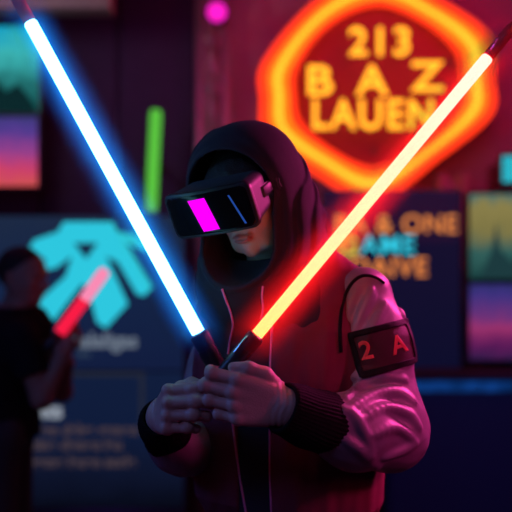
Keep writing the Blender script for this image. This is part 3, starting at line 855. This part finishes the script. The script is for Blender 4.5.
# lower screen in the same panel
b2 = P(186, 508, DE)
c2 = P(0, 372, DE)
bm = bmesh.new(); bm_box(bm, ((a[0] + b[0]) / 2, DY - .001, (c2[2] + b2[2]) / 2), (b[0] - a[0] - .03, .006, c2[2] - b2[2])); link_bm('screen', bm, grad_mat('navy_screen_low', [(0, (.003, .004, .012)), (.25, (.006, .010, .035)), (.6, (.007, .016, .06)), (1, (.008, .018, .065))], noise=.2, strength=.7), disp, smooth=False)
ol = glow('outline', (.03, .035, .06), .6)
for pts in ([(40, 372), (144, 372), (144, 376), (40, 376)], [(140, 376), (144, 376), (144, 432), (140, 432)]): poly_part('outline', pts, ol, disp, DE)
text_mesh('text', 'olts', P(46, 411, DE), .12, glow('white_text', (.42, .48, .58), .6), disp, depth=.002, bold=.006)
br = glow('brown_text', (.10, .07, .09), .55)
for s_, u, v in (('lauem dalve gamen', 80, 430), ('olne dames lau', 76, 445), ('game lauen sorle', 84, 462)):
    text_mesh('text', s_, P(u, v, DE), .085, br, disp, depth=.002, bold=.004)

# right display panel with orange writing ------------------------------
RY = 4.95
a = P(322, 190, RY); b = P(462, 372, RY)
rd = empty('display_panel', ((a[0] + b[0]) / 2, RY + .05, 0), 'dark navy display panel with orange and cyan lettering beside the right screens', 'display panel')
bm = bmesh.new(); bm_box(bm, ((a[0] + b[0]) / 2, RY + .03, a[2] / 2), (b[0] - a[0], .06, a[2]), None, .006); link_bm('frame', bm, M['black'], rd, smooth=False)
bm = bmesh.new(); bm_box(bm, ((a[0] + b[0]) / 2, RY - .001, (a[2] + b[2]) / 2), (b[0] - a[0] - .02, .006, a[2] - b[2])); link_bm('screen', bm, grad_mat('dark_navy_screen', [(0, (.006, .006, .035)), (1, (.014, .008, .04))], noise=.2, strength=.7), rd, smooth=False)
og = glow('orange_text', (.85, .25, .06), 1.05); cg = glow('cyan_text', (.03, .55, .72), 1.1); yg = glow('yellow_text', (.55, .55, .08), .8)
RE = RY - .005
text_mesh('text', 'BA & ONE', P(396, 225, RE), .150, og, rd, depth=.002, bold=.0015, space=1.08)
text_mesh('text', 'G', P(348, 247, RE), .155, yg, rd, depth=.002, bold=.007)
text_mesh('text', 'AME', P(388, 246, RE), .155, cg, rd, depth=.002, bold=.0015, space=1.1)
text_mesh('text', 'DAIVE', P(389, 268, RE), .155, og, rd, depth=.002, bold=.0015, space=1.08)

# low counter with a blue strip ----------------------------------------
KY = 4.6
a = P(392, 378, KY)
ct = empty('counter', (1.6, KY, 0), 'long dark counter with a dim blue light strip along its top edge', 'counter')
bm = bmesh.new(); bm_box(bm, ((a[0] + 2.6) / 2, KY + .12, a[2] / 2), (2.6 - a[0], .24, a[2]), None, .01); link_bm('body', bm, plain('counter_panel', (.03, .045, .16), .5), ct, smooth=False)
bm = bmesh.new(); bm_box(bm, ((a[0] + 2.6) / 2, KY + .11, a[2] + .012), (2.64 - a[0], .28, .024), None, .006); link_bm('countertop', bm, M['black'], ct, smooth=False)
bm = bmesh.new(); bm_box(bm, ((a[0] + 2.6) / 2, KY - .004, a[2] - .045), (2.6 - a[0] - .04, .008, .055)); 
sm = bpy.data.materials.new('blue_strip'); sm.use_nodes = True; nt = sm.node_tree; nt.nodes.clear()
tc = nt.nodes.new('ShaderNodeTexCoord'); vn = nt.nodes.new('ShaderNodeTexNoise'); vn.inputs['Scale'].default_value = 6; nt.links.new(tc.outputs['Object'], vn.inputs['Vector'])
mr = nt.nodes.new('ShaderNodeMapRange'); mr.inputs[1].default_value = .4; mr.inputs[2].default_value = .65; mr.inputs[3].default_value = .12; mr.inputs[4].default_value = .45; nt.links.new(vn.outputs['Fac'], mr.inputs[0])
e = nt.nodes.new('ShaderNodeEmission'); e.inputs[0].default_value = (.01, .10, .50, 1); nt.links.new(mr.outputs[0], e.inputs[1]); o_ = nt.nodes.new('ShaderNodeOutputMaterial'); nt.links.new(e.outputs[0], o_.inputs[0])
link_bm('light_strip', bm, sm, ct, smooth=False)

# blue curtain pole between the display and the player, as a lit column
# ------------------------------------------------------------------ second visitor
bd = 3.45
bHC = P(24, 277, bd); bH = head_frame(R(72), R(6), R(0))
v2 = empty('person', (P(15, 0, bd)[0], bd + .02, 0), 'person with short dark hair and black t-shirt, seen from the side at the left', 'person')
bY = R(62)
bx0 = P(1, 0, bd)[0]
nk = P(16, 318, bd)
shn = P(22, 338, bd - .14); eln = P(42, 398, bd - .16); wrn = P(62, 356, bd - .13)
shf_ = P(24, 336, bd + .17); elf = P(62, 392, bd + .14); wrf = P(66, 362, bd + .02)
s_bot = P(48, 346, bd - .14); s_ax = nrm(P(106, 270, bd - .14) - P(54, 330, bd - .14))
h1 = hand(wrn, np.array([.1, .1, 1.]), np.array([1, -.1, .2]) * 1.0, np.array([-.3, 1, 0.]), [(40, 80, 40)] * 4, s=1.0, spread=.02)
h2 = hand(wrf, np.array([-.5, -.4, .5]), np.array([.4, 0, 1.]), np.array([-.3, -1, 0.]), [(40, 60, 40)] * 4, s=1.0, spread=.02)
blegs = []
b_hip = np.array([bx0, bd, .82])
for s_ in (1, -1):
    off = np.array([0, .09 * s_, 0]); blegs.append([b_hip + off, b_hip + off * 1.2 + np.array([.02, 0, -.38]), b_hip + off * 1.3 + np.array([-.01, 0, -.75]), b_hip + off * 1.3 + np.array([.13, 0, -.79])])
bt = [(.82, bx0, bd, .16, .11), (.98, bx0, bd, .15, .105), (1.15, bx0 + .03, bd, .17, .115), (1.27, bx0 + .045, bd, .18, .105), (1.33, nk[0], bd, .12, .07), (1.36, nk[0], bd, .06, .06)]
bf = U(.02, head_sdf(bHC, bH), torso_sdf(bt, bY), rcone(P(14, 325, bd), P(20, 292, bd), .062, .054),
       chain([shn, eln, wrn], [.054, .042, .028], .02), chain([shf_, elf, wrf], [.054, .042, .028], .02), h1, h2,
       *[chain(l[:3], [.08, .055, .04], .02) for l in blegs], *[rcone(l[2] + np.array([0, 0, -.02]), l[3], .036, .026) for l in blegs])
me = solid_mesh('body', bf, (-1.32, bd - .34, 0), (-.60, bd + .40, 1.62), .005)
link('body', me, M['skin2'], v2)
q32 = bHC.astype(np.float32); bH32 = bH.astype(np.float32)
def bhair(p):
    q = (p - q32) @ bH32
    return np.maximum(ell(bHC + bH @ np.array([0, -.020, .030]), (.083, .101, .094), bH)(p), np.maximum(.030 + np.clip(q[:, 1], -.1, 1) * .95 - q[:, 2] , q[:, 1] - .075))
link('hair', solid_mesh('hair', bhair, bHC - .17, bHC + .17, .004), M['hair'], v2)
def bshirt(p):
    d = torso_sdf([(z, x, y, a_ + .016, b_ + .018) for z, x, y, a_, b_ in bt[:-1]] + [(1.345, nk[0], bd, .10, .085)], bY)(p)
    sl1 = rcone(shn, shn + (eln - shn) * .62, .070, .066)(p); sl2 = rcone(shf_, shf_ + (elf - shf_) * .62, .070, .066)(p)
    c1 = (p - (shn + (eln - shn) * .62).astype(np.float32)) @ nrm(eln - shn).astype(np.float32); c2_ = (p - (shf_ + (elf - shf_) * .62).astype(np.float32)) @ nrm(elf - shf_).astype(np.float32)
    d = smin(d, np.maximum(sl1, c1), .04); d = smin(d, np.maximum(sl2, c2_), .04)
    d = d + .004 * sine_noise(p, 26, 61)
    return np.maximum(d, -rcone(P(14, 325, bd), P(20, 292, bd), .066, .06)(p))
link('t_shirt', solid_mesh('t_shirt', bshirt, (-1.3, bd - .36, .78), (-.58, bd + .42, 1.45), .005), M['tee'], v2)
link('trousers', solid_mesh('trousers', lambda p: np.maximum(U(.03, *[chain(l[:3], [.105, .075, .06], .03) for l in blegs], rbox(b_hip + np.array([0, 0, .02]), (.11, .15, .08), .06))(p), .07 - p[:, 2]), (-1.3, bd - .3, .05), (-.6, bd + .3, 1.0), .007), M['trouser'], v2)
for l in blegs:
    f_ = lambda p, l=l: np.maximum(rcone(l[2] + np.array([-.01, 0, -.025]), l[3] + np.array([.0, 0, .0]), .045, .038)(p), .002 - p[:, 2])
    link('shoe', solid_mesh('shoe', f_, l[2] - np.array([.12, .1, .12]), l[2] + np.array([.22, .1, .1]), .004), M['shoe'], v2)
st = empty('light_saber', s_bot, 'short toy light saber, red below and pink above, held by the person at the left', 'light saber')
bm = bmesh.new(); bm_tube(bm, [s_bot - s_ax * .05, s_bot + s_ax * .07], [.017, .017], 16); link_bm('hilt', bm, M['hilt'], st)
p0 = s_bot + s_ax * .07; p2 = P(106, 270, bd - .14); p1 = (p0 + p2) / 2 + s_ax * .01
bm = bmesh.new(); bm_tube(bm, [p0, p1], .024, 16); o = link_bm('blade', bm, glow('toy_red', (.95, .012, .06), 1.0), st); tag(o, 'glowing red lower half')
bm = bmesh.new(); bm_tube(bm, [p1, p2 - s_ax * .015, p2], [.024, .024, .018], 16); o = link_bm('blade', bm, glow('toy_pink', (.95, .26, .46), 1.0), st); tag(o, 'glowing pink upper half')

# ------------------------------------------------------------------ light
def area(name, loc, tgt, size, col, energy, sizey=None, spread=180):
    l = bpy.data.lights.new(name, 'AREA'); l.energy = energy; l.color = col; l.size = size; l.spread = R(spread)
    if sizey: l.shape = 'RECTANGLE'; l.size_y = sizey
    o = bpy.data.objects.new(name, l); COL.objects.link(o); o.location = loc
    o.rotation_euler = (Vector(tgt) - Vector(loc)).to_track_quat('-Z', 'Y').to_euler(); return o
# red wash on the right of the back wall, dim purple on its left
area('wall_wash_red', (1.1, 4.2, 2.95), (1.0, 5.4, 1.9), .8, (1.0, .01, .14), 12)
area('wall_wash_crimson', (-.1, 4.3, 2.95), (.0, 5.4, 2.0), .5, (1.0, .02, .25), 3.5)
area('wall_wash_purple', (-1.6, 4.0, 2.9), (-1.3, 5.4, 1.8), .8, (.34, .10, .9), 3)
# stage lamps on the player, out of view; lights for other things follow
area('rim_magenta', (1.75, 2.9, 2.45), (.25, 1.8, 1.25), .5, (1.0, .06, .38), 14, spread=70)
area('front_magenta', (1.7, 1.0, 2.1), (.36, 1.72, 1.18), .25, (1.0, .05, .32), .55, spread=30)
area('side_red', (1.7, .7, 1.9), (.2, 1.8, 1.35), .5, (1.0, .07, .22), 2)
area('key_blue', (-1.9, 1.6, 2.1), (.0, 1.8, 1.3), .6, (.08, .25, 1.0), 8)
area('fill_violet', (-.5, -.2, 2.7), (.05, 1.7, 1.3), .4, (.42, .34, 1.0), 4.2)
area('low_blue', (1.5, 3.0, .9), (1.5, 4.6, .8), .5, (.06, .25, 1.0), 1.0)  # added unseen light, tints the counter blue
area('uplight_violet', (-.9, 4.2, .25), (-.7, 4.7, .35), .2, (.25, .05, 1.0), .6)
area('beam_light', (-1.3, 3.6, 2.8), (-1.3, 4.6, 3.1), .3, (1.0, .7, .75), 4)  # added unseen lamp to brighten the ceiling beam
area('front_red', (-1.0, 3.6, 2.4), (-1.0, 3.4, 1.3), .5, (1, .05, .2), .45)  # added unseen red light on the visitor at the left
w = bpy.data.worlds.new('world'); scene.world = w; w.use_nodes = True
w.node_tree.nodes['Background'].inputs[0].default_value = (.02, .015, .05, 1); w.node_tree.nodes['Background'].inputs[1].default_value = .3

# added scattering box, imitates the soft bloom of the neon sign
bm = bmesh.new(); bm_box(bm, (0, 0, 0), (2.1, .5, 1.9))
m = bpy.data.materials.new('sign_bloom'); m.use_nodes = True; nt = m.node_tree; nt.nodes.clear()
v = nt.nodes.new('ShaderNodeVolumeScatter'); v.inputs['Color'].default_value = (1.0, .10, .04, 1); v.inputs['Density'].default_value = .38
o_ = nt.nodes.new('ShaderNodeOutputMaterial'); nt.links.new(v.outputs[0], o_.inputs['Volume'])
o = link_bm('bloom_volume', bm, m, None, smooth=False); o.location = (sign_c[0], 5.09, sign_c[2]); tag(o, 'added scattering volume imitating orange bloom around the neon sign', 'bloom_volume', kind='stuff')
# ------------------------------------------------------------------ light sabers
def blade_mat(name, core, edge, s_core, s_edge):
    """a lit tube: hotter where it is seen through its middle"""
    m = bpy.data.materials.new(name); m.use_nodes = True
    nt = m.node_tree; nt.nodes.clear(); N = nt.nodes; L = nt.links
    e = N.new('ShaderNodeEmission'); e.inputs[1].default_value = s_core
    tc = N.new('ShaderNodeTexCoord'); sp = N.new('ShaderNodeSeparateXYZ'); L.new(tc.outputs['Generated'], sp.inputs[0])
    mx = N.new('ShaderNodeMix'); mx.data_type = 'RGBA'; mx.inputs[6].default_value = (*core, 1); mx.inputs[7].default_value = (*edge, 1)
    L.new(sp.outputs[2], mx.inputs[0]); L.new(mx.outputs[2], e.inputs[0])
    o = N.new('ShaderNodeOutputMaterial'); L.new(e.outputs[0], o.inputs[0]); return m
M['blue_blade'] = blade_mat('blue_blade', (.16, .60, 1.0), (.16, .60, 1.0), 7.0, 0)
M['red_blade'] = blade_mat('red_blade', (1.0, .075, .02), (1.0, .085, .07), 12.0, 0)
def tubeglass(name, col):
    m, nt, b = new_mat(name); b.inputs['Base Color'].default_value = (*col, 1); b.inputs['Roughness'].default_value = .25
    b.inputs['Transmission Weight'].default_value = .45; b.inputs['IOR'].default_value = 1.2
    return m
M['clear_pink'] = tubeglass('clear_pink_tube', (.8, .55, .65)); M['clear_red'] = tubeglass('clear_red_tube', (.85, .10, .12))

def along(a, b, t): return a + (b - a) * t
def saber(label, hb, ht_, tip_on, tip_off, rb_, rh, mb, mt, group=None, ring=None):
    root = empty('light_saber', hb, label, 'light saber', group)
    ax_ = nrm(ht_ - hb); ln_ = np.linalg.norm(ht_ - hb)
    bm = bmesh.new()
    prof = [(0, .5), (.0, .92), (.02, 1), (.30, 1), (.30, .92), (.34, .92), (.34, 1), (.70, 1), (.70, .93), (.73, .93), (.73, 1), (.96, 1.03), (1.0, .96), (1.0, .5)]
    bm_tube(bm, [hb + ax_ * ln_ * t for t, r_ in prof], [rh * r_ for t, r_ in prof], 28)
    h_ = link_bm('hilt', bm, M['hilt'], root, smooth=False)
    bm = bmesh.new(); bm_tube(bm, [ht_ - ax_ * .004, ht_ + ax_ * .003], [rh * .96, rh * .80], 28); link_bm('collar', bm, M['hiltmetal'], h_)
    if ring is not None:
        bm = bmesh.new(); bm_box(bm, hb + ax_ * ln_ * .72 + ring[0] * (rh * 1.0), (.0045, .004, ln_ * .40), Matrix(np.stack([np.cross(ax_, ring[0]), ring[0], ax_], 1).tolist()), .001)
        link_bm('metal_highlight_strip', bm, M['hiltmetal'], h_)  # strip shaped as the bright highlight line along the hilt
    bm = bmesh.new(); bm_tube(bm, [ht_ + ax_ * .002, tip_on - ax_ * .004, tip_on], [rb_, rb_, rb_ * .85], 24); link_bm('blade', bm, mb, root)
    bm = bmesh.new(); bm_tube(bm, [tip_on + ax_ * .0005, tip_off - ax_ * .02, tip_off - ax_ * .006, tip_off], [rb_ * .95, rb_ * .95, rb_ * .7, rb_ * .2], 24)
    o = link_bm('blade_tip', bm, mt, root); tag(o, 'unlit clear end of the blade')
    return root
b_top = P(199, 334, 1.62); b_tip = P(30, 22, 1.60); b_ax = nrm(b_top - b_tip)
r_top = P(256, 336, 1.572); r_tip = P(488, 57, 1.56); r_ax = nrm(r_top - r_tip)
saber('lit blue light saber with a pale tip, held up towards the left', b_top + b_ax * .105, b_top, b_tip, b_tip - b_ax * .10, .0128, .0185, M['blue_blade'], M['clear_pink'], 'light sabers of the hooded person')
side_n = nrm(np.cross(r_ax, np.array([0, 1, 0])));
if side_n[0] > 0: side_n = -side_n
side_n = nrm(side_n + np.array([0, -.9, 0]))
saber('lit red light saber with a red tip, held up towards the right', r_top + r_ax * .10, r_top, r_tip, r_tip - r_ax * .085, .0112, .0165, M['red_blade'], M['clear_red'], 'light sabers of the hooded person', ring=(nrm(side_n - r_ax * np.dot(side_n, r_ax)),))

def bloom_volume(name, label, a, b, rad, col, dens):  # added scattering volume, imitates lens bloom around a blade
    bm = bmesh.new(); a = np.array(a); b = np.array(b); ax_ = nrm(b - a)
    bm_tube(bm, [(0, 0, -rad), (0, 0, float(np.linalg.norm(b - a)) + rad)], [rad, rad], 40); Ln = float(np.linalg.norm(b - a))
    m = bpy.data.materials.new(name); m.use_nodes = True; nt = m.node_tree; nt.nodes.clear()
    v = nt.nodes.new('ShaderNodeVolumeScatter'); v.inputs['Color'].default_value = (*col, 1); N = nt.nodes; L = nt.links
    o = nt.nodes.new('ShaderNodeOutputMaterial'); nt.links.new(v.outputs[0], o.inputs['Volume'])
    tc = N.new('ShaderNodeTexCoord'); sp = N.new('ShaderNodeSeparateXYZ'); L.new(tc.outputs['Object'], sp.inputs[0])
    cl = N.new('ShaderNodeClamp'); cl.inputs['Max'].default_value = Ln; L.new(sp.outputs[2], cl.inputs[0])
    cb = N.new('ShaderNodeCombineXYZ'); L.new(cl.outputs[0], cb.inputs[2])
    ds = N.new('ShaderNodeVectorMath'); ds.operation = 'DISTANCE'; L.new(tc.outputs['Object'], ds.inputs[0]); L.new(cb.outputs[0], ds.inputs[1])
    mr = N.new('ShaderNodeMapRange'); L.new(ds.outputs['Value'], mr.inputs[0])
    mr.inputs[1].default_value = 0; mr.inputs[2].default_value = rad; mr.inputs[3].default_value = 1; mr.inputs[4].default_value = 0
    pw = N.new('ShaderNodeMath'); pw.operation = 'POWER'; pw.inputs[1].default_value = 2.5; L.new(mr.outputs[0], pw.inputs[0])
    ml = N.new('ShaderNodeMath'); ml.operation = 'MULTIPLY'; ml.inputs[1].default_value = dens; L.new(pw.outputs[0], ml.inputs[0]); L.new(ml.outputs[0], v.inputs['Density'])
    me_ = bpy.data.meshes.new(name); bmesh.ops.recalc_face_normals(bm, faces=bm.faces); bm.to_mesh(me_); bm.free()
    ob = link(name, me_, m); ob.location = Vector(a); ob.rotation_mode = 'QUATERNION'; ob.rotation_quaternion = Vector(ax_).to_track_quat('Z', 'Y'); tag(ob, label, 'bloom_volume', kind='stuff'); return ob
bloom_volume('bloom_volume', 'added scattering volume imitating blue bloom around the blue light saber', b_top - b_ax * .0, b_tip - b_ax * .03, .062, (.01, .22, 1.0), BLOOM_B)
bloom_volume('bloom_volume', 'added scattering volume imitating red bloom around the red light saber', r_top - r_ax * .0, r_tip - r_ax * .03, .066, (1.0, .02, .02), BLOOM_R)

# ------------------------------------------------------------------ camera
cam = bpy.data.cameras.new('camera'); cam.lens = 60; cam.sensor_width = 36
co_ = bpy.data.objects.new('camera', cam); COL.objects.link(co_); co_.location = (0, 0, CAMZ); co_.rotation_euler = (R(90), 0, 0)
cam.dof.use_dof = True; cam.dof.focus_distance = 1.62; cam.dof.aperture_fstop = 1.9; cam.clip_start = .05
scene.camera = co_
scene.view_settings.view_transform = 'Standard'; scene.view_settings.look = 'None'; scene.view_settings.exposure = 0; scene.view_settings.gamma = 1
